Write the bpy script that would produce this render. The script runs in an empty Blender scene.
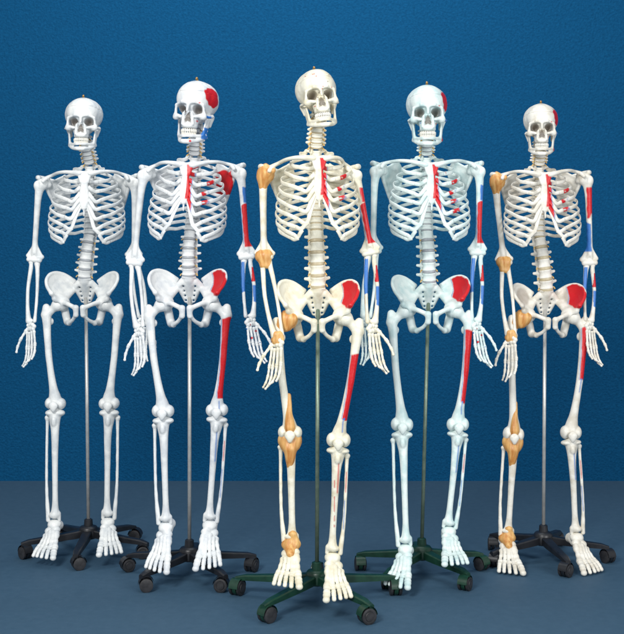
import bpy, math, numpy as np
from mathutils import Vector, Matrix
scn = bpy.context.scene
C = scn.collection
F_PX, CAM_Z, CAM_D, HOR = 1180.0, 1.19, 4.0, 255.0
rad = math.radians

# ------------------------------------------------------------------ implicit surface tools
def A3(p): return np.array(p, dtype=np.float32)
def ell(P, c, r, R=None):
    q = P - A3(c)
    if R is not None: q = q @ np.array(R, dtype=np.float32)
    r = A3(r)
    k0 = np.linalg.norm(q / r, axis=1); k1 = np.linalg.norm(q / (r * r), axis=1) + 1e-6
    return k0 * (k0 - 1) / k1
def cap(P, a, b, ra, rb=None):
    if rb is None: rb = ra
    a = A3(a); b = A3(b); ba = b - a
    t = np.clip(((P - a) @ ba) / max(float(ba @ ba), 1e-9), 0, 1)
    return np.linalg.norm(P - a - t[:, None] * ba, axis=1) - (ra + (rb - ra) * t)
def tri(P, a, b, c, th):
    a = A3(a); b = A3(b); c = A3(c)
    ba = b - a; cb = c - b; ac = a - c; n = np.cross(ba, ac)
    pa = P - a; pb = P - b; pc = P - c
    s = np.sign(pa @ np.cross(ba, n)) + np.sign(pb @ np.cross(cb, n)) + np.sign(pc @ np.cross(ac, n))
    def seg(e, p):
        t = np.clip((p @ e) / float(e @ e), 0, 1); d = p - t[:, None] * e
        return (d * d).sum(1)
    de = np.minimum(np.minimum(seg(ba, pa), seg(cb, pb)), seg(ac, pc))
    dn = (pa @ n) ** 2 / float(n @ n)
    return np.sqrt(np.where(s < 2, de, dn)) - th
def smin(a, b, k):
    h = np.clip(.5 + .5 * (b - a) / k, 0, 1)
    return b * (1 - h) + a * h - k * h * (1 - h)
def U(ds, k=.006):
    d = ds[0]
    for e in ds[1:]: d = smin(d, e, k)
    return d
def mn(ds):
    d = ds[0]
    for e in ds[1:]: d = np.minimum(d, e)
    return d
def sub(a, b, k=.003): return -smin(-a, b, k)
def cat4(pts, n):
    pts = [np.array(p, float) for p in pts]; e = [pts[0]*2-pts[1]] + pts + [pts[-1]*2-pts[-2]]; out = []
    for i in range(1, len(e)-2):
        for k in range(n):
            t = k/n; a, b, c, d = e[i-1:i+3]
            out.append(.5*((2*b)+(c-a)*t+(2*a-5*b+4*c-d)*t*t+(3*b-a-3*c+d)*t**3))
    out.append(pts[-1]); return out
def chain(P, pts, rs, k=0, n=4):
    """rounded rod along a smooth curve whose radius changes smoothly"""
    q = cat4([tuple(p)+(r,) for p, r in zip(pts, rs)], n if len(pts) > 2 else 1)
    return mn([cap(P, q[i][:3], q[i+1][:3], q[i][3], q[i+1][3]) for i in range(len(q)-1)])
def wob(P, f, a):
    return a * np.sin(f*P[:,0]+1.3) * np.sin(f*1.13*P[:,1]+.7) * np.sin(f*.91*P[:,2]+2.1)
def surfnet(v, lo, h):
    n = v.shape
    acc = np.zeros((n[0]-1, n[1]-1, n[2]-1, 3), np.float32); cnt = np.zeros(acc.shape[:3], np.float32)
    edges = []
    for ax in range(3):
        o = [a for a in range(3) if a != ax]
        s0 = [slice(None)]*3; s1 = [slice(None)]*3
        s0[ax] = slice(0, n[ax]-1); s1[ax] = slice(1, n[ax])
        a = v[tuple(s0)]; b = v[tuple(s1)]
        cr = (a < 0) != (b < 0)
        t = np.where(cr, a / np.where(cr, a - b, 1), 0)
        edges.append((cr, a < 0, o))
        for d1 in (0, 1):
            for d2 in (0, 1):
                sl = [slice(None)]*3
                sl[o[0]] = slice(d1, d1+n[o[0]]-1); sl[o[1]] = slice(d2, d2+n[o[1]]-1)
                c = cr[tuple(sl)]
                cnt += c; acc[..., ax] += t[tuple(sl)]; acc[..., o[0]] += c*d1; acc[..., o[1]] += c*d2
    act = cnt > 0
    idx = -np.ones(cnt.shape, np.int64); idx[act] = np.arange(act.sum())
    V = (acc[act] / cnt[act][:, None] + np.argwhere(act)) * h + np.array(lo)
    Q = []
    for ax in range(3):
        cr, neg, o = edges[ax]
        sl = [slice(None)]*3
        sl[o[0]] = slice(1, n[o[0]]-1); sl[o[1]] = slice(1, n[o[1]]-1)
        e = np.argwhere(cr[tuple(sl)]); sg = neg[tuple(sl)][cr[tuple(sl)]]
        if len(e) == 0: continue
        def cell(a, b):
            q = e.copy(); q[:, o[0]] += a; q[:, o[1]] += b
            return idx[q[:, 0], q[:, 1], q[:, 2]]
        quad = np.stack([cell(0,0), cell(1,0), cell(1,1), cell(0,1)], 1)
        flip = ~sg if ax != 1 else sg
        quad[flip] = quad[flip][:, ::-1]
        Q.append(quad)
    return V, np.concatenate(Q)
def relax(V, F, it):
    for k in range(it):
        acc = np.zeros_like(V); cnt = np.zeros(len(V))
        for a in range(4):
            i = F[:, a]; j = F[:, (a+1) % 4]
            for ax in range(3):
                acc[:, ax] += np.bincount(i, V[j, ax], len(V)) + np.bincount(j, V[i, ax], len(V))
            cnt += np.bincount(i, minlength=len(V)) + np.bincount(j, minlength=len(V))
        V = V + (.55 if k % 2 == 0 else -.48)*(acc/np.maximum(cnt, 1)[:, None] - V)
    return V
def sdf(fn, lo, hi, h, it=0):
    ax = [np.arange(lo[i], hi[i] + h, h, dtype=np.float32) for i in range(3)]
    g = np.stack(np.meshgrid(*ax, indexing='ij'), -1); P = g.reshape(-1, 3)
    V, F = surfnet(fn(P).reshape(g.shape[:3]), lo, h)
    if it: V = relax(V, F, it)
    return V, F
def mirror(VF, axis=0):
    V, F = VF; V = V.copy(); V[:, axis] *= -1
    return V, [tuple(reversed(f)) for f in F] if isinstance(F, list) else F[:, ::-1]

def to_mesh(name, VF, mat, paint=None):
    V, F = VF
    me = bpy.data.meshes.new(name)
    me.from_pydata(np.asarray(V).tolist(), [], [list(map(int, f)) for f in F])
    me.materials.append(mat)
    me.polygons.foreach_set('use_smooth', [True]*len(me.polygons))
    at = me.color_attributes.new('paint', 'FLOAT_COLOR', 'POINT')
    col = np.zeros((len(V), 4), np.float32)
    if paint is not None: col = paint(np.asarray(V), col)
    at.data.foreach_set('color', col.reshape(-1))
    me.update()
    return me
RED = (.62, .008, .014); BLUE = (.035, .18, .55); DARK = (.12, .08, .05)
def put(col, m, c, a=1.0):
    m = np.clip(m, 0, 1)[:, None] * a
    col[:, :3] = np.where(m > 0.02, np.array(c), col[:, :3]); col[:, 3:4] = np.maximum(col[:, 3:4], m)
    return col
def band(x, a, b, s): return np.clip((x-a)/s+.5, 0, 1) * np.clip((b-x)/s+.5, 0, 1)
def n3(V, f=60, ph=0): return np.sin(V[:,0]*f+ph)*np.sin(V[:,2]*f*.8+1+ph)+.5*np.sin(V[:,1]*f*1.7+ph)*np.sin(V[:,2]*f*1.9)

# ------------------------------------------------------------------ materials
def bone_mat(name, tint, dirt, rough=.40):
    m = bpy.data.materials.new(name); m.use_nodes = True; nt = m.node_tree; N = nt.nodes; L = nt.links
    b = N['Principled BSDF']
    tc = N.new('ShaderNodeTexCoord'); no = N.new('ShaderNodeTexNoise'); no.inputs['Scale'].default_value = 28; no.inputs['Detail'].default_value = 6
    L.new(tc.outputs['Object'], no.inputs['Vector'])
    rp = N.new('ShaderNodeValToRGB'); rp.color_ramp.elements[0].position = .34; rp.color_ramp.elements[1].position = .56
    rp.color_ramp.elements[0].color = (*dirt, 1); rp.color_ramp.elements[1].color = (*tint, 1)
    L.new(no.outputs['Fac'], rp.inputs[0])
    at = N.new('ShaderNodeAttribute'); at.attribute_name = 'paint'
    mx = N.new('ShaderNodeMix'); mx.data_type = 'RGBA'
    L.new(at.outputs['Alpha'], mx.inputs[0]); L.new(rp.outputs[0], mx.inputs[6]); L.new(at.outputs['Color'], mx.inputs[7])
    L.new(mx.outputs[2], b.inputs['Base Color']); b.inputs['Roughness'].default_value = rough
    n2 = N.new('ShaderNodeTexNoise'); n2.inputs['Scale'].default_value = 130; n2.inputs['Detail'].default_value = 4
    L.new(tc.outputs['Object'], n2.inputs['Vector'])
    bu = N.new('ShaderNodeBump'); bu.inputs['Strength'].default_value = .4; bu.inputs['Distance'].default_value = .002
    L.new(n2.outputs['Fac'], bu.inputs['Height']); L.new(bu.outputs[0], b.inputs['Normal'])
    return m
def simple_mat(name, c1, c2, rough=.5, metal=0, scale=20, bump=0.1, stretch=(1,1,1)):
    m = bpy.data.materials.new(name); m.use_nodes = True; nt = m.node_tree; N = nt.nodes; L = nt.links
    b = N['Principled BSDF']; b.inputs['Roughness'].default_value = rough; b.inputs['Metallic'].default_value = metal
    tc = N.new('ShaderNodeTexCoord'); mp = N.new('ShaderNodeMapping'); mp.inputs['Scale'].default_value = stretch
    no = N.new('ShaderNodeTexNoise'); no.inputs['Scale'].default_value = scale; no.inputs['Detail'].default_value = 5
    L.new(tc.outputs['Object'], mp.inputs[0]); L.new(mp.outputs[0], no.inputs['Vector'])
    rp = N.new('ShaderNodeValToRGB'); rp.color_ramp.elements[0].position = .35; rp.color_ramp.elements[1].position = .65
    rp.color_ramp.elements[0].color = (*c1, 1); rp.color_ramp.elements[1].color = (*c2, 1)
    L.new(no.outputs['Fac'], rp.inputs[0]); L.new(rp.outputs[0], b.inputs['Base Color'])
    bu = N.new('ShaderNodeBump'); bu.inputs['Strength'].default_value = bump; bu.inputs['Distance'].default_value = .002
    L.new(no.outputs['Fac'], bu.inputs['Height']); L.new(bu.outputs[0], b.inputs['Normal'])
    return m
M_bone = [bone_mat('bone_cool_white', (.82,.83,.81), (.64,.67,.68)),
          bone_mat('bone_white', (.82,.835,.83), (.64,.67,.70)),
          bone_mat('bone_ivory', (.88,.85,.71), (.72,.66,.49)),
          bone_mat('bone_mint_white', (.78,.87,.84), (.56,.72,.71)),
          bone_mat('bone_warm_white', (.85,.82,.74), (.68,.63,.53))]
M_tooth = simple_mat('tooth_enamel', (.80,.76,.66), (.88,.86,.78), .25)
M_disc = simple_mat('disc_cartilage', (.24,.26,.29), (.40,.42,.44), .4)
M_disc2 = simple_mat('disc_tan', (.42,.34,.20), (.58,.49,.32), .4)
M_nerve = simple_mat('nerve_yellow', (.60,.36,.10), (.74,.50,.18), .4)
M_lig = simple_mat('ligament_orange', (.54,.22,.05), (.82,.50,.18), .42, 0, 60, .6, (1,1,.15))
M_black = simple_mat('black_plastic', (.008,.009,.012), (.016,.017,.021), .38, 0, 40)
M_green = simple_mat('dark_green_plastic', (.004,.030,.017), (.009,.050,.028), .38, 0, 40)
M_rubber = simple_mat('caster_rubber', (.012,.012,.014), (.03,.03,.034), .55, 0, 60)
M_steel = simple_mat('satin_steel', (.50,.50,.48), (.64,.63,.60), .38, .45, 30)
M_steelg = simple_mat('green_grey_steel', (.14,.20,.15), (.22,.28,.21), .36, .45, 30)
M_brass = simple_mat('brass', (.35,.2,.07), (.5,.32,.12), .4, .7, 60)

# ------------------------------------------------------------------ bones
def skull_fn(P):
    Q = P.copy(); Q[:, 0] = np.abs(Q[:, 0])
    d = U([ell(Q, (0,.018,.036), (.068,.088,.070)), ell(Q, (0,-.035,.034), (.053,.044,.053)), ell(Q, (.03,.04,.04), (.041,.055,.05))], .02)
    d = U([d, ell(Q, (0,.005,-.022), (.042,.055,.028))], .015)
    d = sub(d, ell(Q, (.083,-.036,-.004), (.023,.036,.034)), .012)
    face = U([cap(Q, (0,-.079,.013), (.022,-.080,.017), .0062), cap(Q, (.022,-.080,.017), (.048,-.062,.008), .0058, .0052),
              cap(Q, (.048,-.062,.008), (.053,-.056,-.022), .0052), cap(Q, (.052,-.058,-.028), (.028,-.074,-.034), .0080, .0060),
              ell(Q, (.048,-.056,-.034), (.014,.013,.011)),
              ell(Q, (0,-.050,-.045), (.031,.029,.030)), ell(Q, (0,-.054,-.066), (.028,.030,.013)),
              cap(Q, (.014,-.080,-.012), (.019,-.077,-.06), .0050, .005),
              cap(Q, (0,-.078,.012), (0,-.089,-.016), .0060, .0040)], .0055)
    d = smin(d, face, .007)
    arch = chain(Q, [(.056,-.048,-.032), (.0655,-.02,-.029), (.065,.005,-.024), (.060,.018,-.02)], [.0060,.0042,.004,.006])
    d = smin(d, arch, .004)
    d = U([d, cap(Q, (.054,.02,-.028), (.050,.02,-.052), .012, .008)], .008)
    R = Matrix.Rotation(rad(-14), 3, 'Y')
    d = sub(d, ell(Q, (.0295,-.074,-.008), (.0192,.040,.0170), R), .0025)
    d = sub(d, ell(Q, (.026,-.050,-.008), (.013,.034,.012)), .003)
    for y in (-.098, -.080, -.062, -.048):
        d = sub(d, mn([cap(Q, (.0058,y,-.0460), (.0006,y,-.0230), .0064, .0026), cap(Q, (.0,y,-.044), (0,y,-.024), .0050, .0024)]), .0012)
    d = sub(d, ell(Q, (.048,-.028,-.054), (.016,.034,.018)), .006)
    d = sub(d, ell(Q, (.038,-.078,-.053), (.009,.012,.009)), .006)
    d = sub(d, np.maximum(np.abs(Q[:, 2]-.052+.08*Q[:,1])-.0006, -(d+.0020)), .0012)
    return d + wob(P, 150, .0006)
skull = sdf(skull_fn, (-.085,-.115,-.075), (.085,.12,.12), .0020)
def jaw_fn(P):
    Q = P.copy(); Q[:, 0] = np.abs(Q[:, 0])
    up = chain(Q, [(0,-.078,-.101), (.016,-.075,-.101), (.032,-.052,-.099), (.045,-.022,-.093)], [.0058,.0058,.0058,.0060])
    lo = chain(Q, [(0,-.083,-.121), (.014,-.080,-.121), (.034,-.052,-.114), (.048,-.012,-.098)], [.0086,.0080,.0066,.0066])
    ram = U([tri(Q, (.048,-.012,-.098), (.045,-.036,-.092), (.054,.002,-.034), .0038), tri(Q, (.045,-.036,-.092), (.054,.002,-.034), (.050,-.024,-.040), .0034)], .005)
    return U([up, lo, ram, ell(Q, (.053,.002,-.030), (.009,.006,.006))], .008) + wob(P, 160, .0005)
jaw = sdf(jaw_fn, (-.070,-.104,-.138), (.070,.02,-.018), .0021)
def teeth_fn(P):
    d = []
    for row, (z, a, b, hz) in enumerate(((-.083,.0265,.031,.0075), (-.0948,.0255,.030,.0065))):
        for k in range(12):
            t = rad(-78 + 156*k/11)
            x = a*math.sin(t); y = -.052 - b*math.cos(t)
            Rm = Matrix.Rotation(t, 3, 'Z')
            w = .0030 if abs(k-5.5) < 3 else .0036
            d.append(ell(P, (x, y, z), (w, .0032, hz), Rm))
    return mn(d)
teeth = sdf(teeth_fn, (-.034,-.09,-.104), (.034,-.045,-.072), .0012)

def vert_fn(rx, ry, hz, tp, sp, lift, pr=.0055):
    def f(P):
        Q = P.copy(); Q[:, 0] = np.abs(Q[:, 0])
        w = 1 - .20*(1-np.clip((P[:,2]/hz)**2, 0, 1))
        q = (np.sqrt((P[:,0]/rx)**2+(P[:,1]/ry)**2)/w-1)*min(rx, ry)
        body = -smin(-q, -(np.abs(P[:,2])-hz), .003)
        arch = chain(Q, [(rx*.6, ry*.8, 0), (rx*.75, ry+.010, 0), (0, ry+.018, -.002)], [.0055,.0055,.005], n=2)
        tr = cap(Q, (rx*.7, ry+.006, 0), (tp, ry+.010, lift), pr*1.1, pr*.85)
        art = cap(Q, (rx*.85, ry+.008, hz+.006), (rx*.8, ry+.010, -hz-.008), .0068, .0060)
        spn = cap(Q, (0, ry+.018, 0), (0, ry+sp, -sp*.45), .005, .0042)
        return U([body, arch, tr, art, spn], .004)
    return f
vC = sdf(vert_fn(.0180,.0125,.0072,.0245,.030,-.002,.0058), (-.040,-.018,-.030), (.040,.052,.022), .002)
vT = sdf(vert_fn(.0180,.0145,.0093,.029,.042,.006), (-.044,-.02,-.034), (.044,.066,.024), .0024)
vL = sdf(vert_fn(.0275,.0195,.0142,.040,.040,.003,.0062), (-.056,-.027,-.036), (.056,.070,.032), .0025)
def disc_vf(rx, ry, hz):
    return sdf(lambda P: -smin(-(np.sqrt((P[:,0]/rx)**2+(P[:,1]/ry)**2)-1)*min(rx,ry), -(np.abs(P[:,2])-hz), .002), (-rx-.006,-ry-.006,-hz-.005), (rx+.006,ry+.006,hz+.005), .002)
dC = disc_vf(.0150,.0108,.0034); dT = disc_vf(.0155,.0125,.0040); dL = disc_vf(.0250,.0178,.0058)

def pelvis_fn(P):
    Q = P.copy(); Q[:, 0] = np.abs(Q[:, 0])
    crest0 = [(.114,-.062,.040), (.132,-.050,.064), (.142,-.030,.088), (.140,-.004,.108), (.128,.024,.120), (.106,.048,.120), (.080,.066,.108), (.050,.076,.086)]
    mid0 = [(.106,-.044,.030), (.119,-.028,.048), (.123,-.006,.065), (.120,.016,.077), (.108,.036,.085), (.090,.054,.086), (.070,.066,.078), (.050,.070,.068)]
    low0 = [(.096,-.030,.018), (.094,-.018,.024), (.088,-.006,.030), (.080,.010,.037), (.072,.024,.043), (.062,.038,.049), (.054,.050,.051), (.046,.058,.050)]
    cr, mi, lw = [ [p[:3] for p in cat4(x, 2)] for x in (crest0, mid0, low0)]
    ds = [chain(Q, crest0, [.0072,.0068,.0066,.0066,.0068,.0072,.0078,.009])]
    for A_, B_, th in ((cr, mi, .0026), (mi, lw, .0034)):
        for i in range(len(A_)-1):
            ds.append(tri(Q, A_[i], A_[i+1], B_[i], th)); ds.append(tri(Q, A_[i+1], B_[i], B_[i+1], th))
    wing = smin(ds[0], mn(ds[1:]), .004)
    C0 = (.085,-.008,0)
    d = U([wing, ell(Q, C0, (.034,.032,.032)), chain(Q, [(.114,-.062,.040), (.108,-.052,.028), (.105,-.048,.018), (.096,-.032,.008)], [.0072,.0075,.010,.014]),
           cap(Q, (.048,.05,.052), (.075,.008,.018), .012, .015)], .009)
    d = U([d, chain(Q, [(.072,-.03,.004), (.046,-.056,-.004), (.018,-.072,-.016)], [.0115,.0088,.0098]), cap(Q, (.0135,-.076,-.016), (.0135,-.072,-.044), .0115,.0100),
           chain(Q, [(.016,-.070,-.046), (.032,-.052,-.066), (.052,-.026,-.080)], [.0078,.0068,.009]), cap(Q, (.080,.010,-.015), (.064,.010,-.076), .0165, .0148),
           cap(Q, (.063,.01,-.076), (.052,-.022,-.080), .014, .0100)], .007)
    d = sub(d, ell(Q, (.108,-.024,-.008), (.028,.028,.028)), .0025)
    s = chain(P, [(0,.030,.088), (0,.052,.055), (0,.070,.02), (0,.068,-.008), (0,.056,-.028)], [.020,.018,.014,.009,.004])
    s = U([s, cap(Q, (.022,.042,.078), (.040,.052,.062), .017, .014), cap(Q, (.032,.055,.05), (.014,.070,.006), .013, .009)], .007)
    for i in range(4):
        t = i/3
        s = sub(s, ell(Q, (.0225-.008*t, .040+.026*t, .062-.054*t), (.0042,.02,.0038)), .0025)
        s = sub(s, cap(Q, (0,.012+.026*t,.048-.05*t), (.02,.012+.026*t,.048-.05*t), .0), .001)
    s = smin(s, ell(P, (0,.026,.096), (.028,.018,.008)), .005)
    d = smin(d, s, .004)
    d = sub(d, ell(P, (0,-.09,-.030), (.0018,.02,.03)), .002)
    return d + wob(P, 110, .0005)
pelvis = sdf(pelvis_fn, (-.158,-.096,-.104), (.158,.098,.138), .0027, 4)

def femur_fn(P):
    d = U([ell(P, (0,0,0), (.0240,.0240,.0240)), cap(P, (.012,0,-.010), (.038,.002,-.034), .0140, .0165), cap(P, (.046,.010,-.010), (.047,.006,-.038), .0145, .017),
           ell(P, (.026,.014,-.065), (.010,.010,.014)),
           chain(P, [(.043,0,-.04), (.039,-.004,-.075), (.034,-.008,-.13), (.027,-.010,-.2), (.017,-.008,-.27), (.007,-.004,-.33), (.002,0,-.360), (0,.002,-.380)], [.0185,.0160,.0138,.0130,.0133,.0168,.0230,.0270])], .008)
    d = U([d, ell(P, (.0235,.004,-.386), (.0170,.029,.0220)), ell(P, (-.0235,.004,-.387), (.0170,.029,.0220))], .005)
    return sub(d, cap(P, (0,-.04,-.388), (0,.05,-.412), .0085), .005) + wob(P, 90, .0005)
femur = sdf(femur_fn, (-.050,-.04,-.418), (.078,.046,.032), .0029, 2)
def tibia_fn(P):
    d = chain(P, [(0,.002,-.012), (0,-.002,-.035), (-.002,-.006,-.07), (-.003,-.009,-.12), (-.003,-.007,-.2), (-.004,-.003,-.30), (-.004,0,-.35), (-.004,0,-.378)], [.025,.0215,.0165,.0137,.0116,.0108,.0126,.0176])
    d = U([d, ell(P, (.019,.002,-.011), (.0195,.025,.0115)), ell(P, (-.019,.002,-.011), (.0195,.025,.0115)), ell(P, (0,-.022,-.04), (.010,.009,.018)),
           ell(P, (0,0,-.384), (.021,.018,.012)), cap(P, (-.018,0,-.378), (-.021,0,-.402), .0085, .006)], .006)
    return sub(d, ell(P, (0,-.002,.002), (.006,.02,.006)), .004) + wob(P, 90, .0005)
tibia = sdf(tibia_fn, (-.046,-.042,-.414), (.046,.036,.010), .0029, 2)
def fibula_fn(P):
    return chain(P, [(.032,.012,-.030), (.032,.012,-.05), (.033,.010,-.15), (.032,.008,-.28), (.026,.005,-.37), (.024,.005,-.402)], [.0110,.0066,.0057,.0059,.0082,.0084]) + wob(P, 120, .0005)
fibula = sdf(fibula_fn, (.008,-.010,-.42), (.05,.032,-.012), .0025)
patella = sdf(lambda P: U([ell(P, (0,0,.003), (.018,.0085,.016)), ell(P, (0,0,-.011), (.009,.007,.012))], .007) + wob(P, 200, .0005), (-.028,-.016,-.032), (.028,.016,.028), .0022)
def humerus_fn(P):
    d = U([ell(P, (-.010,0,0), (.0230,.0230,.0230)), ell(P, (.011,-.003,-.006), (.013,.015,.018)),
           chain(P, [(0,0,-.015), (.003,0,-.05), (.003,0,-.10), (.002,0,-.17), (.001,0,-.24), (0,0,-.280)], [.018,.0140,.0122,.0110,.0110,.0118])], .008)
    d = U([d, tri(P, (-.030,.004,-.287), (.028,.004,-.285), (0,.002,-.235), .0055), cap(P, (-.022,-.002,-.300), (.020,-.003,-.300), .0108, .0098),
           ell(P, (-.030,.006,-.287), (.008,.007,.008)), ell(P, (.026,.006,-.287), (.006,.006,.007))], .005)
    d = sub(d, ell(P, (-.002,-.016,-.284), (.010,.011,.008)), .004)
    d = sub(d, cap(P, (.002,-.022,.0), (.002,-.018,-.03), .0035), .004)
    return d + wob(P, 100, .0004)
humerus = sdf(humerus_fn, (-.048,-.03,-.318), (.042,.032,.030), .0027, 2)
def ulna_fn(P):
    d = chain(P, [(-.008,.012,.012), (-.009,.010,-.015), (-.014,.006,-.04), (-.019,.004,-.12), (-.018,.002,-.2), (-.016,0,-.245)], [.0110,.0120,.0086,.0067,.0058,.0072])
    return sub(d, ell(P, (-.008,-.006,.006), (.018,.012,.012)), .003) + wob(P, 120, .0004)
ulna = sdf(ulna_fn, (-.034,-.014,-.258), (.012,.030,.032), .0025, 2)
def radius_fn(P):
    d = chain(P, [(.012,-.002,-.012), (.011,-.002,-.022), (.012,-.002,-.045), (.021,-.001,-.12), (.018,0,-.2), (.010,0,-.245)], [.0100,.0076,.0084,.0069,.0078,.0122])
    return U([d, ell(P, (.006,0,-.243), (.016,.0095,.009))], .006) + wob(P, 120, .0004)
radius_b = sdf(radius_fn, (-.018,-.018,-.258), (.036,.018,.004), .0025, 2)

def lbone(P, a, b, r):
    m = [(a[i]+b[i])/2 for i in range(3)]
    return U([cap(P, a, m, r*1.15, r*.88), cap(P, m, b, r*.88, r*1.1), ell(P, a, (r*1.32,)*3), ell(P, b, (r*1.25,)*3)], r*.9)
HB = [((.020,-.004,-.040), (.024,-.006,-.098)), ((.007,-.005,-.042), (.008,-.008,-.100)), ((-.006,-.004,-.040), (-.008,-.007,-.095)), ((-.018,-.002,-.038), (-.023,-.004,-.088))]
def hand_fn(P):
    rng = np.random.RandomState(3); ds = []
    for i, (x, z) in enumerate([(.014,-.008), (.001,-.007), (-.012,-.008), (-.020,-.016), (.021,-.024), (.009,-.024), (-.003,-.025), (-.015,-.026)]):
        ds.append(ell(P, (x, -.002+.003*rng.uniform(-1,1), z), (.0085,.0090,.0092)))
    d = U(ds, .0025)
    for a, b in HB: d = smin(d, lbone(P, a, b, .0048), .002)
    d = smin(d, lbone(P, (.024,-.008,-.030), (.040,-.022,-.062), .0050), .002)
    return d
hand = sdf(hand_fn, (-.042,-.036,-.115), (.060,.018,.008), .0018)
FL = [(.038,.024,.019), (.042,.027,.020), (.038,.025,.019), (.030,.019,.017)]
fingers = []
for i, (a, b) in enumerate(HB):
    p = Vector(b); dx = (b[0]-a[0])*1.3; sg = []
    dirv = Vector((dx*3.2, -.12, -1)).normalized()
    for j, l in enumerate(FL[i]):
        q0 = p + dirv*.006; q1 = q0 + dirv*(l-.006); sg.append((tuple(q0), tuple(q1), .0044-.0006*j)); p = q1 + dirv*.001
        dirv = Matrix.Rotation(rad(-16-6*((i*7+j*3) % 3)), 3, 'X') @ dirv
    fingers.append(sg)
fingers.append([((.042,-.024,-.067), (.050,-.032,-.093), .0046), ((.051,-.034,-.099), (.052,-.038,-.116), .0038)])
def seg_mesh(sg, h=.0017, m=.009):
    pts = np.array([s[0] for s in sg]+[s[1] for s in sg])
    def f(P):
        d = lbone(P, *sg[0])
        for s in sg[1:]: d = smin(d, lbone(P, *s), .0012)
        return d
    return sdf(f, tuple(pts.min(0)-m), tuple(pts.max(0)+m), h)
finger_vf = [seg_mesh(s) for s in fingers]

FB = [((-.020,-.056,-.034), (-.029,-.108,-.056), .0090), ((-.009,-.058,-.030), (-.013,-.116,-.055), .0060), ((.001,-.056,-.031), (.002,-.112,-.056), .0058),
      ((.011,-.052,-.034), (.016,-.105,-.058), .0058), ((.021,-.046,-.041), (.029,-.096,-.061), .0063)]
def foot_fn(P):
    d = U([ell(P, (-.001,-.002,-.013), (.024,.028,.019)), cap(P, (.004,.046,-.040), (.002,.005,-.036), .0200, .020), ell(P, (.004,.054,-.046), (.019,.016,.02))], .008)
    ds = [ell(P, c, r) for c, r in [((-.012,-.028,-.023), (.017,.015,.015)), ((.013,-.026,-.031), (.015,.018,.014)), ((-.020,-.046,-.030), (.0110,.014,.014)),
                                    ((-.008,-.046,-.027), (.0090,.013,.012)), ((.002,-.046,-.028), (.0090,.013,.012))]]
    d = smin(d, U(ds, .002), .0035)
    for a, b, r in FB: d = smin(d, lbone(P, a, b, r), .002)
    return d + wob(P, 150, .0005)
foot = sdf(foot_fn, (-.050,-.136,-.078), (.048,.078,.012), .0022)
toes = []
for i, (a, b, r) in enumerate(FB):
    dv = Vector((b[0]-a[0], b[1]-a[1], -.004)).normalized(); p = Vector(b)
    ls = (.028,.024) if i == 0 else (.023-.002*i, .013, .011)
    sg = []
    for j, l in enumerate(ls):
        q0 = p + dv*(r+.003); q1 = q0 + dv*(l-.004); rr = r*(.90 if i == 0 else .88)-.0004*j
        sg.append((tuple(q0), tuple(q1), rr)); p = q1 - dv*.001
        dv = (dv + Vector((0,0,-.25))).normalized()
    toes.append(sg)
toe_vf = [seg_mesh(s, .0019, .015) for s in toes]

def scap_fn(P):
    G = (-.022,.008,-.004); SA = (-.088,.052,.034); IA = (-.076,.072,-.125); MB = (-.106,.066,-.012)
    d = U([mn([tri(P, G, SA, MB, .0026), tri(P, G, MB, IA, .0026)]), chain(P, [G, (-.045,.036,-.06), IA], [.0080,.0060,.0055]), chain(P, [SA, (-.102,.062,.012), MB, (-.098,.070,-.07), IA], [.0040,.0040,.0040,.0042,.0055]), cap(P, G, SA, .005, .0035)], .004)
    d = U([d, cap(P, (-.034,.010,-.004), (-.024,.005,-.004), .012, .0145), chain(P, [(-.034,.004,.010), (-.030,-.014,.020), (-.018,-.034,.008)], [.0088,.0075,.0065])], .006)
    d = U([d, chain(P, [(-.104,.070,.004), (-.05,.056,.014), (-.018,.040,.022), (.004,.022,.024), (.002,-.002,.023)], [.0035,.0058,.0078,.0098,.0080])], .005)
    return d + wob(P, 120, .0004)
scap = sdf(scap_fn, (-.120,-.048,-.138), (.028,.090,.052), .0026, 4)
# local x = up, local y = back, runs along -z
def clav_fn(P):
    return chain(P, [(-.004,0,0), (.002,-.008,-.018), (.009,-.014,-.05), (.011,-.004,-.085), (.008,.010,-.115), (.003,.010,-.136), (-.002,.004,-.150)], [.0115,.0090,.0070,.0064,.0066,.0070,.0060]) + wob(P, 120, .0005)
clav = sdf(clav_fn, (-.024,-.032,-.166), (.026,.028,.018), .0024)
def ster_fn(P):
    q = P.copy(); q[:,1] = (q[:,1]+.088 - .10*(q[:,2]+.03))*1.0
    Q = q.copy(); Q[:,0] = np.abs(Q[:,0])
    d = U([mn([tri(Q, (.0,0,-.030), (.024,0,-.030), (.013,0,-.068), .006), tri(Q, (0,0,-.030), (0,0,-.068), (.013,0,-.068), .006)]),
           chain(Q, [(.006,0,-.07), (.011,0,-.11), (.012,0,-.145), (.005,0,-.17)], [.0065,.0075,.0075,.006]), cap(q, (0,0,-.07), (0,0,-.16), .0062), cap(q, (0,0,-.17), (0,.004,-.20), .0045, .003)], .005)
    return sub(d, ell(q, (0,0,-.020), (.012,.02,.007)), .003)
sternum = sdf(ster_fn, (-.036,-.125,-.212), (.036,-.070,-.016), .0024)

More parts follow.
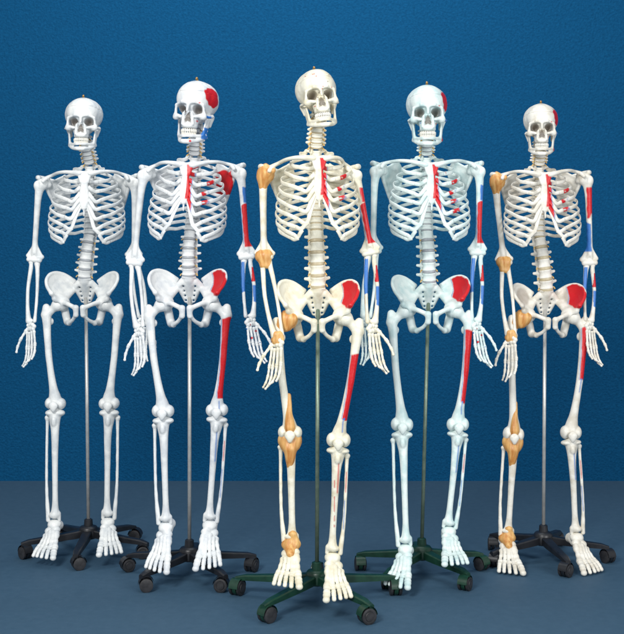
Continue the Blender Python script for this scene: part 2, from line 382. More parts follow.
def catmull(pts, n=6):
    return [Vector(p) for p in cat4([tuple(p) for p in pts], n)]
def sweep(pts, hgt, thk, n=10, center=None, taper=None):
    V = []; F = []; m = len(pts)
    for i, p in enumerate(pts):
        T = (pts[min(i+1, m-1)] - pts[max(i-1, 0)]).normalized()
        O = (p - Vector((0, -.01, p.z))) if center is None else (p-center)
        O = (O - T*O.dot(T)).normalized(); B = T.cross(O)
        s = 1 if taper is None else taper(i/(m-1))
        for k in range(n):
            a = 2*math.pi*k/n
            V.append(p + O*(math.cos(a)*thk/2*s) + B*(math.sin(a)*hgt/2*s))
    for i in range(m-1):
        for k in range(n):
            F.append((i*n+k, i*n+(k+1) % n, (i+1)*n+(k+1) % n, (i+1)*n+k))
    F.append(tuple(range(n))[::-1]); F.append(tuple((m-1)*n+k for k in range(n)))
    return np.array([tuple(v) for v in V]), F
TZ = [-.0236*i for i in range(12)]
RW = [.060,.095,.116,.129,.137,.143,.147,.149,.147,.140,.126,.100]
RD = [.048,.064,.076,.085,.091,.096,.099,.100,.098,.095,.090,.078]
DR = [.030,.044,.056,.068,.078,.088,.097,.102,.101,.088,.055,.026]
FA = [-64,-65,-66,-66,-66,-65,-64,-62,-58,-50,-16,10]
SZ = [-.042,-.064,-.087,-.110,-.132,-.151,-.163]
def rib_pts(i):
    yc = .068-RD[i]*.97
    pts = [(.016, .052, TZ[i]+.004), (.034, .068, TZ[i]+.002)]
    angs = np.linspace(58, FA[i], 8 if i < 10 else 5)
    for a in angs:
        t = (80-a)/(80-FA[i]) if i < 10 else (80-a)/130
        ca = math.cos(rad(a)); sa = math.sin(rad(a))
        x = RW[i]*math.copysign(abs(ca)**.84, ca); y = yc + RD[i]*math.copysign(abs(sa)**.92, sa)
        pts.append((x, y, TZ[i] - DR[i]*(t**1.1) + .0018*math.sin(a*.11+i*2.1)))
    return catmull(pts, 6)
ribs = []; carts = []
prev = None
for i in range(12):
    rp = rib_pts(i)
    ribs.append(sweep(rp, .0148 if i else .017, .0050, taper=lambda t: .80+.26*t))
    if i < 10:
        e = rp[-1]; tdir = (rp[-1]-rp[-4]).normalized()
        if i < 7:
            tgt = Vector((.015, -.088 + .10*(SZ[i]+.03)*1.0, SZ[i]))
            mid = e + tdir*(e-tgt).length*.32
            m2 = mid.lerp(tgt, .5) + Vector((0, -.004, -.002))
            cp = catmull([e - tdir*.004, mid, m2, tgt], 6)
        else:
            tgt = prev[len(prev)//2-1] + Vector((0,-.001,-.006))
            mid = e + tdir*(e-tgt).length*.35 + Vector((0,0,-.001))
            cp = catmull([e - tdir*.004, mid, mid.lerp(tgt, .55)+Vector((0,-.002,0)), tgt], 6)
        prev = cp
        carts.append(sweep(cp, .0150, .0068))
    else: carts.append(None)
nerves = {}
for key, (a, l) in {'C': (.016,.007), 'L': (.026,.006)}.items():
    p = catmull([(a*.5, .012, -.012), (a+.002, .008, -.014), (a+l, .002, -.020)], 4)
    nerves[key] = sweep(p, .0050, .0050, 8, Vector((0,.5,0)))

def fib(P, f=1.0): return .0006*np.sin(P[:,0]*420*f+np.sin(P[:,2]*60)*1.5)
lig_knee = sdf(lambda P: U([chain(P, [(.004,-.012,.15), (.002,-.018,.09), (0,-.018,.045)], [.009,.012,.019]), ell(P, (0,.002,-.002), (.041,.030,.040)),
     chain(P, [(0,-.016,-.03), (0,-.014,-.06), (0,-.010,-.085)], [.021,.017,.012])], .018)+fib(P),
     (-.054,-.056,-.110), (.054,.046,.172), .0027, 4)
lig_shoulder = sdf(lambda P: U([ell(P, (-.006,0,-.002), (.030,.027,.031)), cap(P, (-.01,-.018,.0), (-.032,-.026,.008), .012, .009), cap(P, (0,0,.008), (-.005,.006,.024), .016, .013), cap(P, (.003,-.002,-.02), (.003,0,-.045), .020, .015)], .014)+fib(P),
     (-.058,-.05,-.074), (.038,.042,.056), .0027, 4)
lig_elbow = sdf(lambda P: U([ell(P, (0,0,.002), (.031,.019,.022)), cap(P, (-.008,0,0), (-.010,.003,-.035), .016, .011), cap(P, (.008,0,0), (.010,0,-.032), .016, .011)], .012)+fib(P),
     (-.042,-.03,-.060), (.042,.03,.044), .0025, 4)
lig_hip = sdf(lambda P: U([ell(P, (.006,-.002,-.004), (.033,.030,.032)), cap(P, (.01,-.006,0), (.032,0,-.032), .025, .019), cap(P, (-.01,-.02,.0), (.01,-.018,-.03), .014, .012)], .014)+fib(P),
     (-.044,-.048,-.07), (.066,.04,.054), .0028, 4)
lig_wrist = sdf(lambda P: U([ell(P, (0,-.002,-.006), (.024,.0120,.019)), cap(P, (-.008,-.002,.014), (.006,-.004,.012), .010)], .010)+fib(P),
     (-.036,-.026,-.046), (.036,.02,.042), .0023, 4)
lig_ankle = sdf(lambda P: U([ell(P, (0,-.002,-.008), (.029,.026,.023)), cap(P, (0,-.018,-.012), (-.002,-.050,-.018), .017, .012), cap(P, (-.006,0,0), (-.006,0,.030), .017, .013)], .014)+fib(P),
     (-.044,-.076,-.056), (.044,.038,.056), .0026, 4)

# ------------------------------------------------------------------ painted muscle areas, and shade painted into the skull openings
def p_skull(kind):
    def f(V, c):
        x, y, z = V.T
        w = .004*n3(V, 90)
        put(c, band(y+.002*np.sin(x*500), -.006, -.0035, .002)*band(z, .02, .12, .01), DARK, .35)
        put(c, band(z-.052+.08*y, -.0012, .0012, .001), DARK, .22)
        put(c, band(y-.03+.5*(z-.02)+.0015*np.sin(z*700), -.001, .001, .001)*(np.abs(x) > .045), DARK, .3)
        if kind in (1, 3, 4):
            r = np.sqrt(((y+.004)/.044)**2+((z-.042)/.038)**2)
            put(c, band(x+z*.12, .052, .2, .002)*np.clip((1-r+w*40)*12, 0, 1), RED)
            put(c, band(x, .050, .08, .002)*band(z, -.036, -.024, .002)*band(y, -.056, -.02, .002), BLUE)
            put(c, band(np.hypot(x-.030, z+.048), -1, .0035, .002)*(y < -.05), RED, .8)
            put(c, band(np.hypot(x+.026, z+.046), -1, .0025, .002)*(y < -.05), BLUE, .8)
            put(c, band(np.hypot(x-.040, z-.014), -1, .003, .002)*(y < -.05), RED, .8)
        if kind == 2:
            rng = np.random.RandomState(8)
            for k in range(16):
                q = np.array([rng.uniform(-.05,.055), -.08, rng.uniform(-.05,.07)])
                put(c, (np.hypot(V[:,0]-q[0], V[:,2]-q[2]) < .0022)*(y < 0), RED if k % 3 else DARK, .8)
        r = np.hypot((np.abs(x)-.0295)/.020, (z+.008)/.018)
        put(c, np.clip((1.0-r)*4, 0, 1)*band(y, -.066, .0, .006), (.16,.12,.09), .65)  # eye socket shade, put into the colour to deepen the hollows
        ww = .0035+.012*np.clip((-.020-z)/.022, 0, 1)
        put(c, np.clip((ww-np.abs(x))/.002, 0, 1)*band(z, -.056, -.017, .002)*band(y, -.0775, .0, .003), (.10,.075,.055), .85)  # nasal opening darkened by colour, painted shade widening downwards
        return c
    return f
def p_jaw(kind):
    def f(V, c):
        x, y, z = V.T
        if kind == 1:
            put(c, band(x, .030, .08, .002)*band(z, -.108, -.066, .004)*band(y, -.045, .02, .004)*(n3(V, 120) > -.4), BLUE)
            put(c, band(np.hypot(x-.016, z+.121), -1, .004, .002)*(y < -.06), RED)
        if kind in (3, 4): put(c, band(x, .044, .08, .002)*band(z, -.104, -.086, .004)*band(y, -.03, .01, .004), RED)
        return c
    return f
def p_pelvis(kind):
    def f(V, c):
        x, y, z = V.T
        if kind == 4:
            for s in (-1, 1):
                r = np.sqrt(((s*x-.100)/.034)**2+((z-.072)/.042)**2)+.08*n3(V, 60)
                put(c, np.clip((1-r)*4, 0, 1)*band(y, -.09, .08, .002), (.34,.27,.22), .55)
        if kind in (1, 2, 3, 4):
            w = .05*n3(V, 70)+.03*n3(V, 210)
            r = np.sqrt(((x-.113)/.036)**2+((z-.076)/.052)**2)+w
            cut = np.sqrt(((x-.066)/.026)**2+((z-.080)/.045)**2)+w
            front = band(y, -.09, .075, .002)
            put(c, np.clip((1-r)*14, 0, 1)*np.clip((cut-1)*14, 0, 1)*front, RED)
            put(c, np.clip((1.08-r)*14, 0, 1)*band(cut, .94, 1.0, .03)*front, BLUE, .8)
        return c
    return f
def p_femur(kind):
    top, bot = {1: (-.05,-.345), 2: (-.11,-.31), 3: (-.06,-.30), 4: (-.03,-.20)}[kind]
    def f(V, c):
        x, y, z = V.T
        ax = np.interp(-z, [.05,.13,.2,.27,.33], [.042,.034,.027,.017,.007])
        u = np.clip((z-bot)/(top-bot), 0, 1)
        lo = -.012+.010*(1-u)+.0010*n3(V, 60)
        m = band(z, bot+.010*n3(V, 60), top+.006*n3(V, 90), .004)*band(y, -.06, .008, .003)
        put(c, m*np.clip((x-ax-lo)/.003+.5, 0, 1), RED)
        put(c, m*band(x-ax-lo, -.0035, -.0012, .0015), BLUE, .7)
        put(c, band(z, bot-.05, bot-.005, .003)*band(x-ax, .001, .006, .002)*(y < 0), BLUE, .7)
        return c
    return f
def p_tib(kind, fib_=False):
    def f(V, c):
        x, y, z = V.T
        if fib_:
            put(c, band(z, -.17, -.09, .006)*band(x, .031, .0345, .002)*(y < .012), RED, .8); put(c, band(z, -.31, -.2, .006)*band(x, .029, .0325, .002)*(y < .010), BLUE, .7)
        else:
            put(c, band(z, -.17, -.055, .006)*band(x, .002, .007, .002)*(y < 0), BLUE if kind != 2 else RED, .75)
            if kind == 2: put(c, band(z, -.30, -.12, .006)*band(x+.04*(z+.2), -.006, -.002, .002)*(n3(V, 90) > -.2)*(y < 0), RED, .75)
        return c
    return f
def p_hum(kind):
    def f(V, c):
        x, y, z = V.T
        w = .012*n3(V, 60)+.004*n3(V, 120)
        e = .0012*n3(V, 100)
        if kind == 4:
            put(c, band(z, -.14+w, -.03, .004)*(y < .004)*np.clip((x+e+.007)/.002, 0, 1), RED); put(c, band(z, -.26, -.155+w, .004)*(y < .004)*band(x+e, -.02, .006, .002), BLUE)
        else:
            put(c, band(z, -.265, -.12+w, .004)*(y < .003)*np.clip((x+e+.006)/.002, 0, 1), RED)
            put(c, band(z, -.255, -.12+w, .004)*(y < .003)*band(x+e, -.0085, -.0062, .0012), BLUE, .8)
            put(c, band(z, -.11, -.05+w, .004)*band(x+e, .004, .03, .003)*(y < .003), BLUE if kind != 2 else RED)
        return c
    return f
def p_fore(which):
    def f(V, c):
        x, y, z = V.T; w = .008*n3(V, 120)
        if which == 'u': put(c, band(z, -.15+w, -.03+w, .004)*(y < .006)*(x < -.012), BLUE)
        else: put(c, band(z, -.10+w, -.045+w, .004)*(y < .002)*(x > .012), RED); put(c, band(z, -.19+w, -.12, .004)*(y < .002)*(x > .015), BLUE)
        return c
    return f
def p_scap(V, c):
    x, y, z = V.T; w = .006*n3(V, 110)
    put(c, band(x+w, -.10, -.030, .003)*band(z+w, -.080, .006, .004)*(z > -.075), RED); return c
def p_hand(V, c):
    put(c, (n3(V, 140) > 1.0).astype(float), RED); put(c, (n3(V, 140, 2) > 1.2).astype(float), BLUE); return c
def p_ster(V, c):
    x, y, z = V.T
    put(c, np.clip((x-.004-.0035*np.cos((z+.10)*30))/.002+.5, 0, 1)*band(z, -.158, -.034, .003), RED); return c
def p_rib(i):
    def f(V, c):
        x, y, z = V.T; w = .010*math.sin(i*2.3)+.003*n3(V, 200)
        put(c, band(y, -.2, -.050, .003)*band(x+w, .066, .090+.004*math.sin(i*1.7), .003)*(n3(V, 260, i) > -.75), RED)
        put(c, band(y, -.2, -.050, .003)*band(x+w, .094, .097, .002), BLUE, .8)
        return c
    return f
def p_cart(i):
    def f(V, c):
        lim = (.034, .030, .026, .024, .026, .032)[i]
        put(c, band(V[:,0]+.002*n3(V, 120), .0, lim, .003), RED); put(c, band(V[:,0], lim, lim+.003, .001), BLUE, .7); return c
    return f

# ------------------------------------------------------------------ object helpers
def thing(name, label, cat, loc, group):
    o = bpy.data.objects.new(name, None); C.objects.link(o); o.location = loc; o.empty_display_size = .1
    o['label'] = label; o['category'] = cat; o['group'] = group
    return o
def part(name, me, parent, M=None, base=Vector((0,0,0)), label=None):
    o = bpy.data.objects.new(name, me); C.objects.link(o); o.parent = parent
    if M is not None: o.matrix_local = Matrix.Translation(-base) @ M
    if label: o['label'] = label
    return o
_cache = {}
def mesh_for(key, name, vf, mat, paint=None):
    if key not in _cache: _cache[key] = to_mesh(name, vf, mat, paint)
    return _cache[key]
def align(A, B, L, roll=0, s=1.0, hint=Vector((1,0,0)), stretch=True):
    z = (A-B).normalized(); x = (hint - z*hint.dot(z)).normalized(); y = z.cross(x)
    R = Matrix((x, y, z)).transposed().to_4x4()
    k = (A-B).length/L if stretch else s
    return Matrix.Translation(A) @ R @ Matrix.Rotation(rad(roll), 4, 'Z') @ Matrix.Diagonal((s, s, k, 1))
def PX(px, py, y):
    s = F_PX/(y+CAM_D)
    return Vector(((px-312)/s, y, CAM_Z-(py-HOR)/s))

_mir = {}
def MV(key, vf, axis=0):
    if key not in _mir: _mir[key] = mirror(vf, axis)
    return _mir[key]

def skeleton(k, S):
    Y = S['Y']; mat = M_bone[k]; base = Vector(((S['hub']-312)/(F_PX/(Y+CAM_D)), Y, 0))
    root = thing('skeleton_model', S['label'], 'skeleton model', base, 'life size skeleton models on rolling stands')
    def add(name, vf, M, side=0, paint=None, material=None, parent=None, label=None, key=None, maxis=0):
        kk = (key or name, k, side)
        v = vf if side >= 0 else MV((key or name, maxis), vf, maxis)
        me = mesh_for(kk, name, v, material or mat, paint)
        if parent is not None:
            return part(name, me, parent, None if M is None else M, Vector((0,0,0)), label)
        return part(name, me, root, M, base, label)
    painted = k in (1, 2, 3, 4)
    px, ytop, ychin = S['skull']; sc = (ychin-ytop)/(F_PX/(Y+CAM_D))/.236
    yaw, rollv, pit = S['head']
    cz = ytop + .106*sc*F_PX/(Y+CAM_D)
    Mh = Matrix.Translation(PX(px, cz, Y)) @ Matrix.Rotation(rad(rollv), 4, 'Y') @ Matrix.Rotation(rad(yaw), 4, 'Z') @ Matrix.Rotation(rad(pit), 4, 'X') @ Matrix.Diagonal((sc*S.get('hw',1.0), sc, sc, 1))
    sk = add('skull', skull, Mh, paint=p_skull(k), label='skull with red painted temple' if k in (1,3,4) else None)
    add('jaw', jaw, None, parent=sk, paint=p_jaw(k)); add('teeth', teeth, None, parent=sk, material=M_tooth)
    hook = sweep(catmull([(0,.01,.098), (0,.01,.108), (0,.004,.114), (0,-.001,.109)], 4), .009, .009, 8, Vector((.3,0,.1)))
    add('hanging_hook', hook, None, parent=sk, material=M_brass)
    t1 = PX(S['t1'][0], S['t1'][1], Y)
    Mt = Matrix.Translation(t1) @ Matrix.Rotation(rad(S['tyaw']), 4, 'Z') @ Matrix.Rotation(rad(S.get('troll', 0)), 4, 'Y') @ Matrix.Diagonal((S.get('tw', 1), 1, S.get('th', 1), 1))
    for side in (1, -1):
        for i in range(12):
            rd = p_rib(i) if (painted and side == 1 and i in ((2,3,4) if k != 3 else (1,2,3,4,5))) else None
            r = add('rib', ribs[i], Mt, side, paint=rd, key='rib%d' % i)
            if carts[i] is not None:
                add('costal_cartilage', carts[i], None, side, parent=r, material=mat, paint=p_cart(i) if (painted and side == 1 and i in (0,1,2,3,4,5)) else None, key='cart%d' % i)
    add('sternum', sternum, Mt, paint=p_ster if painted else None)
    def place_verts(curve, n, vf, dvf, key, sx, gap):
        for i in range(n):
            t = (i+.5)/n; p = curve(t); q = curve(min(t+.01, 1.0)); r_ = curve(max(t-.01, 0))
            z = (r_-q).normalized(); x = (Vector((1,0,0)) - z*z.x).normalized(); y = z.cross(x)
            s = sx(t)
            M = Matrix.Translation(p) @ Matrix((x, y, z)).transposed().to_4x4() @ Matrix.Rotation(rad(S['tyaw']), 4, 'Z') @ Matrix.Diagonal((s, s, gap, 1))
            v = add('vertebra', vf, M, key='vertebra'+key)
            add('spinal_disc', dvf[0], Matrix.Translation((0,0,-dvf[1])), parent=v, material=M_disc2 if k in (2,4) else M_disc, key='disc'+key)
            if key != 'T':
                for sd in (1, -1): add('spinal_nerve', nerves[key], None, sd, parent=v, material=M_nerve, key='nerve'+key)
    sb = Mh @ Vector((0,.018,-.046)); tt = Mt @ Vector((0,.034,.012))
    cm = sb.lerp(tt, .55) + Vector((0,-.018,0))
    bez = lambda a, b, c: (lambda t: a*(1-t)**2 + b*2*t*(1-t) + c*t*t)
    lc = (sb-tt).length; gC = lc/7/.0180
    place_verts(bez(sb, cm, tt), 7, vC, (dC, lc/14/gC), 'C', lambda t: 1.04+.2*t, gC)
    a = Mt @ Vector((0,.036,.004)); b = Mt @ Vector((0,.036,-.27)); m = Mt @ Vector((0,.062,-.14))
    place_verts(bez(a, m, b), 12, vT, (dT, .0115), 'T', lambda t: .90+.40*t, .98)
    hp = PX(S['pel'][0], S['pel'][1], Y); ps = S.get('ps', 1)
    Mp = Matrix.Translation(hp) @ Matrix.Rotation(rad(S.get('pyaw', 0)), 4, 'Z') @ Matrix.Rotation(rad(S.get('proll', 0)), 4, 'Y') @ Matrix.Diagonal((ps*S.get('pw',1), ps, ps, 1))
    e = Mp @ Vector((0,.026,.102)); ll = (b-e).length
    lm = b.lerp(e, .5) + Vector((S.get('bow', 0), -.03, 0)); gL = ll/5/.0365
    place_verts(bez(b, lm, e), 5, vL, (dL, .01825), 'L', lambda t: .88+.14*t, gL)
    add('pelvis', pelvis, Mp, paint=p_pelvis(k), label='pelvis with red painted hip bone' if painted else None)
    for side, key in ((-1, 'L'), (1, 'R')):
        pr = painted and side == 1
        lig = k in (2, 4) and side == -1
        A = S['arm'+key]; dy = S.get('ady'+key, (.02,.02,-.02,-.045))
        sh, el, wr, ft = [PX(A[i][0], A[i][1], Y+dy[i]) for i in range(4)]
        Ms = Matrix.Translation(sh + Vector((side*.004, 0, 0))) @ Matrix.Rotation(rad(side*-6), 4, 'Z') @ Matrix.Scale(1.08, 4)
        add('shoulder_blade', scap, Ms, side, paint=p_scap if pr and k == 1 else None)
        st = Mt @ Vector((side*.022, -.086, -.032)); ac = sh + Vector((-side*.012, -.004, .022))
        add('collar_bone', clav, align(st, ac, .15, 0, 1, Vector((0,0,1))), side, maxis=1)
        Mhu = align(sh, el, .297)
        add('upper_arm_bone', humerus, Mhu, side, paint=p_hum(k) if pr else None, label='upper arm bone painted with red and blue muscle areas' if pr else None)
        ro = side*S.get('froll'+key, 20)
        Mf = align(el, wr, .252, ro)
        add('forearm_ulna', ulna, Mf, side, paint=p_fore('u') if pr else None); add('forearm_radius', radius_b, Mf, side, paint=p_fore('r') if pr else None)
        Mw = align(wr, ft, 1, side*S.get('hroll'+key, 35), S.get('hs', .95), stretch=False)
        h = add('hand', hand, Mw, side, paint=p_hand if pr and k in (1,3) else None)
        for j, fv in enumerate(finger_vf): add('finger' if j < 4 else 'thumb', fv, None, side, parent=h, key='finger%d' % j)
        hip = Mp @ Vector((side*.099, -.020, -.008))
        ly = S.get('ldy'+key, (-.02, -.035))
        kn, an = [PX(S['leg'+key][i][0], S['leg'+key][i][1], Y+ly[i]) for i in range(2)]
        Mfe = align(hip, kn, .412)
        add('thigh_bone', femur, Mfe, side, paint=p_femur(k) if pr else None, label='thigh bone with red painted front' if pr else None)
        Mti = align(kn, an, .405)
        add('shin_bone', tibia, Mti, side, paint=p_tib(k) if pr else None); add('calf_bone', fibula, Mti, side, paint=p_tib(k, True) if pr else None)
        add('kneecap', patella, Matrix.Translation(kn + Vector((0,-.034,.018))), side)
        fs = S.get('fs', .98); pitch = S.get('foot'+key, 20)
        while pitch > 3 and an.z - fs*(.165*math.sin(rad(pitch))+.075*math.cos(rad(pitch))) < .006: pitch -= 1
        Mfo = Matrix.Translation(an) @ Matrix.Rotation(rad(side*S.get('fyaw'+key, 10)), 4, 'Z') @ Matrix.Rotation(rad(pitch), 4, 'X') @ Matrix.Diagonal((fs*1.14, fs, fs, 1))
        f = add('foot', foot, Mfo, side)
        for j, tv in enumerate(toe_vf): add('toe', tv, None, side, parent=f, key='toe%d' % j)
        if lig:
            add('ligament', lig_shoulder, align(sh, el, 1, stretch=False), side, material=M_lig, key='lig_s')
            add('ligament', lig_elbow, align(el, wr, 1, stretch=False), side, material=M_lig, key='lig_e')
            add('ligament', lig_wrist, align(wr, ft, 1, ro, stretch=False), side, material=M_lig, key='lig_w')
            add('ligament', lig_hip, align(hip, kn, 1, stretch=False), side, material=M_lig, key='lig_h')
            add('ligament', lig_knee, align(kn, an, 1, stretch=False), side, material=M_lig, key='lig_k')
            add('ligament', lig_ankle, Mfo, side, material=M_lig, key='lig_a')
    return base, Mp @ Vector((0,.06,.03))

# ------------------------------------------------------------------ rolling stand
import bmesh
def bm_mesh(name, bm, mat, smooth=True):
    me = bpy.data.meshes.new(name); bmesh.ops.recalc_face_normals(bm, faces=bm.faces); bm.to_mesh(me); bm.free(); me.materials.append(mat)
    if smooth:
        for p in me.polygons: p.use_smooth = True
        me.set_sharp_from_angle(angle=rad(40))
    return me
def lathe(prof, n=28, axis='Z', off=(0,0,0)):
    bm = bmesh.new(); rings = []
    for r, z in prof:
        ring = []
        for k in range(n):
            a = 2*math.pi*k/n; p = Vector((r*math.cos(a), r*math.sin(a), z))
            if axis == 'Y': p = Vector((p.x, p.z, p.y))
            ring.append(bm.verts.new(p + Vector(off)))
        rings.append(ring)
    for i in range(len(rings)-1):
        for k in range(n): bm.faces.new((rings[i][k], rings[i][(k+1) % n], rings[i+1][(k+1) % n], rings[i+1][k]))
    bm.faces.new(rings[0][::-1]); bm.faces.new(rings[-1])
    return bm
def leg_mesh(R, mat):
    bm = bmesh.new(); secs = []
    N = 9
    for i in range(N):
        t = i/(N-1); x = .02 + (R-.02)*t
        top = .098 - .030*t**.8 - (.006*(t > .97)); h = .030 - .014*t; w = .019 - .006*t
        if t > .99: w *= .75
        c = .004
        pts = [(-w, top-h), (w, top-h), (w, top-c), (w-c, top), (-w+c, top), (-w, top-c)]
        secs.append([bm.verts.new((x, a, b)) for a, b in pts])
    for i in range(N-1):
        for k in range(6): bm.faces.new((secs[i][k], secs[i][(k+1) % 6], secs[i+1][(k+1) % 6], secs[i+1][k]))
    bm.faces.new(secs[0][::-1]); bm.faces.new(secs[-1])
    return bm_mesh('leg', bm, mat)
def stand(k, S, base, top):
    mat = S['smat']; R = S['R']; r0 = Vector((base.x, base.y+.05, 0))
    root = thing('rolling_stand', S['slabel'], 'rolling stand', r0, 'five wheeled stands under the skeletons')
    lm = leg_mesh(R, mat)
    part('hub', bm_mesh('hub', lathe([(.030,.060), (.036,.064), (.038,.100), (.032,.108), (.018,.112), (.016,.135), (.011,.138)]), mat), root)
    pv = sweep([Vector((0,0,.10)), Vector(((top.x-r0.x), (top.y-r0.y), top.z))], .0140, .0140, 16, Vector((0,5,.5)))
    part('pole', to_mesh('pole', pv, M_steelg if mat == M_green else M_steel), root)
    cr = S.get('cr', .024)
    bm = lathe([(.006,cr+.012), (.006,.062)], 12)
    b2 = lathe([(cr*.98,-.007), (cr*1.02,-.004), (cr*1.02,.004), (cr*.98,.007)], 24, 'Y', (-.010,0,cr+.002))
    tmp = bpy.data.meshes.new('t'); b2.to_mesh(tmp); bm.from_mesh(tmp); b2.free()
    hs = []
    for a in range(0, 181, 15):
        ca, sa = math.cos(rad(a)), math.sin(rad(a))
        hs.append([bm.verts.new((-.010+ca*(cr+.004), y, cr+.002+sa*(cr+.005))) for y in (-.018, -.014, .014, .018)] )
    for i in range(len(hs)-1):
        for j in range(3): bm.faces.new((hs[i][j], hs[i][j+1], hs[i+1][j+1], hs[i+1][j]))
    cm = bm_mesh('caster', bm, mat)
    wm = bm_mesh('wheel', lathe([(.006,-.008), (cr*.55,-.0075), (cr*.62,-.005), (cr*.8,-.006), (cr,-.004), (cr,.004), (cr*.8,.006), (.006,.0065)], 28, 'Y'), M_rubber)
    for i in range(5):
        a = S['rot'] + 72*i
        l = part('leg', lm, root); l.rotation_euler = (0,0,rad(a))
        c = part('caster', cm, root); c.location = ((R-.012)*math.cos(rad(a)), (R-.012)*math.sin(rad(a)), 0)
        c.rotation_euler = (0,0,rad(a*1.7+40*i+k*33))
        for s in (-1, 1):
            w = part('wheel', wm, c); w.location = (-.010, s*.0155, cr)

B = dict
SK = [
 B(Y=.66, hub=86, skull=(83,97,154), head=(4,0,-4), t1=(88,166), tyaw=2, tw=1.0, pel=(83,303), pw=1.0, ps=.98, hw=1.06,
   armL=[(40,184),(34,259),(31,323),(33,372)], armR=[(134,182),(134,257),(143,318),(138,364)],
   legL=[(55,410),(54,521)], legR=[(109,410),(108,519)], footL=14, footR=12, fyawL=6, fyawR=14,
   smat=M_black, R=.262, rot=-90,
   label='leftmost skeleton model, plain cool white bones without any muscle paint', slabel='black five wheeled stand under the leftmost plain white skeleton'),
 B(Y=.32, hub=188, skull=(195,80,147), head=(-12,2,-2), t1=(192,157), tyaw=-6, tw=.96, troll=3, pel=(188,303), ps=.98, bow=-.005, hw=.98,
   armL=[(144,174),(134,262),(139,328),(143,376)], armR=[(240,172),(247,256),(250,318),(257,366)],
   legL=[(163,418),(165,524)], legR=[(217,417),(210,522)], footL=30, footR=28, fyawL=12, fyawR=2,
   smat=M_black, R=.255, rot=18,
   label='second skeleton from the left, white bones with red painted right hip and thigh, no ligaments', slabel='black five wheeled stand second from the left'),
 B(Y=0, hub=317, skull=(318,68,134), head=(8,-6,-8), t1=(317,150), tyaw=4, tw=.95, pel=(318,316), ps=.97, pw=.98,
   armL=[(264,174),(264,256),(278,338),(275,384)], armR=[(355,174),(371,252),(372,324),(377,372)],
   adyL=(.02,.0,-.07,-.09), adyR=(.02,.02,.0,-.02),
   legL=[(290,440),(291,542)], legR=[(338,448),(333,554)], footL=15, footR=16, fyawL=6, fyawR=8,
   smat=M_green, R=.30, rot=18, cr=.026,
   label='middle and nearest skeleton, ivory bones with orange ligaments down one side', slabel='large dark green five wheeled stand in the centre front'),
 B(Y=.34, hub=423, skull=(427,84,150), head=(-3,0,-4), t1=(428,157), tyaw=2, tw=1.0, pel=(430,309), ps=.98,
   armL=[(376,170),(373,250),(366,318),(371,366)], armR=[(479,170),(478,252),(476,322),(482,370)],
   legL=[(402,432),(405,546)], legR=[(458,432),(449,528)], footL=14, footR=8, fyawL=18, fyawR=4, ldyL=(-.03,-.10), ldyR=(-.02,-.05),
   smat=M_green, R=.25, rot=18,
   label='fourth skeleton from the left, pale mint white bones with red painted ribs and thigh', slabel='dark green five wheeled stand fourth from the left'),
 B(Y=.556, hub=546, skull=(541,103,158), head=(-8,0,-2), t1=(541,167), tyaw=-2, tw=.98, pel=(548,315), ps=.96,
   armL=[(496,181),(504,262),(511,336),(512,380)], armR=[(587,179),(590,262),(589,322),(592,366)],
   adyL=(.02,.0,-.09,-.11),
   legL=[(513,442),(507,536)], legR=[(571,440),(577,534)], footL=16, footR=16, fyawL=4, fyawR=14,
   smat=M_black, R=.25, rot=-8,
   label='rightmost skeleton, warm white bones with orange ligaments on one side and blue red upper arm', slabel='black five wheeled stand under the rightmost skeleton'),
]
for k, S in enumerate(SK):
    base, top = skeleton(k, S); stand(k, S, base, top)

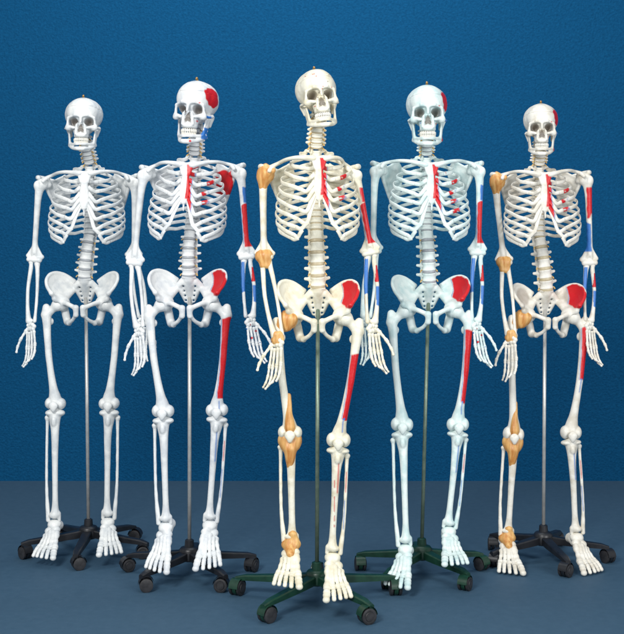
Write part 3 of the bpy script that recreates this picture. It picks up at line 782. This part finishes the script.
# ------------------------------------------------------------------ backdrop
def plane(name, pts, mat):
    me = bpy.data.meshes.new(name); me.from_pydata(pts, [], [(0,1,2,3)]); me.materials.append(mat)
    o = bpy.data.objects.new(name, me); C.objects.link(o); o['kind'] = 'structure'; return o
def wall_mat(name, c1, c2, sc, bump, rough, spec):
    m = bpy.data.materials.new(name); m.use_nodes = True; nt = m.node_tree; N = nt.nodes; L = nt.links; b = N['Principled BSDF']
    tc = N.new('ShaderNodeTexCoord'); n1 = N.new('ShaderNodeTexNoise'); n1.inputs['Scale'].default_value = sc; n1.inputs['Detail'].default_value = 8; n1.inputs['Roughness'].default_value = .7
    vo = N.new('ShaderNodeTexVoronoi'); vo.inputs['Scale'].default_value = sc*1.3
    L.new(tc.outputs['Object'], n1.inputs['Vector']); L.new(tc.outputs['Object'], vo.inputs['Vector'])
    rp = N.new('ShaderNodeValToRGB'); rp.color_ramp.elements[0].position = .35; rp.color_ramp.elements[1].position = .68
    rp.color_ramp.elements[0].color = (*c1,1); rp.color_ramp.elements[1].color = (*c2,1)
    L.new(n1.outputs['Fac'], rp.inputs[0]); L.new(rp.outputs[0], b.inputs['Base Color']); b.inputs['Roughness'].default_value = rough
    b.inputs['Specular IOR Level'].default_value = spec
    ad = N.new('ShaderNodeMath'); ad.operation = 'ADD'; L.new(n1.outputs['Fac'], ad.inputs[0]); L.new(vo.outputs['Distance'], ad.inputs[1])
    bu = N.new('ShaderNodeBump'); bu.inputs['Strength'].default_value = bump; bu.inputs['Distance'].default_value = .004
    L.new(ad.outputs[0], bu.inputs['Height']); L.new(bu.outputs[0], b.inputs['Normal'])
    return m
WY = F_PX*CAM_Z/(481-HOR) - CAM_D
plane('wall', [(-8,WY,-.02), (8,WY,-.02), (8,WY,6), (-8,WY,6)], wall_mat('blue_textured_wall', (.0022,.060,.152), (.004,.088,.215), 70, .6, .8, .08))
plane('floor', [(-8,-7,0), (8,-7,0), (8,WY,0), (-8,WY,0)], wall_mat('slate_blue_floor', (.040,.090,.145), (.050,.105,.165), 30, .12, .65, .25))

# ------------------------------------------------------------------ light and camera
w = bpy.data.worlds.new('World'); scn.world = w; w.use_nodes = True
w.node_tree.nodes['Background'].inputs[0].default_value = (.94,.975,1,1); w.node_tree.nodes['Background'].inputs[1].default_value = .58
def area(name, loc, tgt, size, power, col):
    l = bpy.data.lights.new(name, 'AREA'); l.shape = 'RECTANGLE'; l.size, l.size_y = size; l.energy = power; l.color = col
    o = bpy.data.objects.new(name, l); C.objects.link(o); o.location = loc
    o.rotation_euler = (Vector(tgt)-Vector(loc)).to_track_quat('-Z', 'Y').to_euler()
area('key_softbox', (-1.6,-3.6,3.2), (0,.3,1.0), (1.0,1.0), 158, (1,.985,.96))
area('fill_softbox', (2.6,-3.4,1.8), (0,.3,.8), (1.4,1.8), 82, (.98,.99,1))
area('background_lamp', (0,.9,3.6), (0,WY,1.0), (2.0,.4), 28, (.9,.96,1))
cam = bpy.data.cameras.new('camera'); co = bpy.data.objects.new('camera', cam); C.objects.link(co); scn.camera = co
co.location = (0,-CAM_D,CAM_Z); co.rotation_euler = (rad(90),0,0)
cam.sensor_fit = 'VERTICAL'; cam.sensor_height = 24; cam.lens = 24*F_PX/634; cam.shift_y = -(317-HOR)/634; cam.clip_end = 100
scn.view_settings.view_transform = 'Standard'; scn.view_settings.look = 'None'; scn.view_settings.exposure = 0
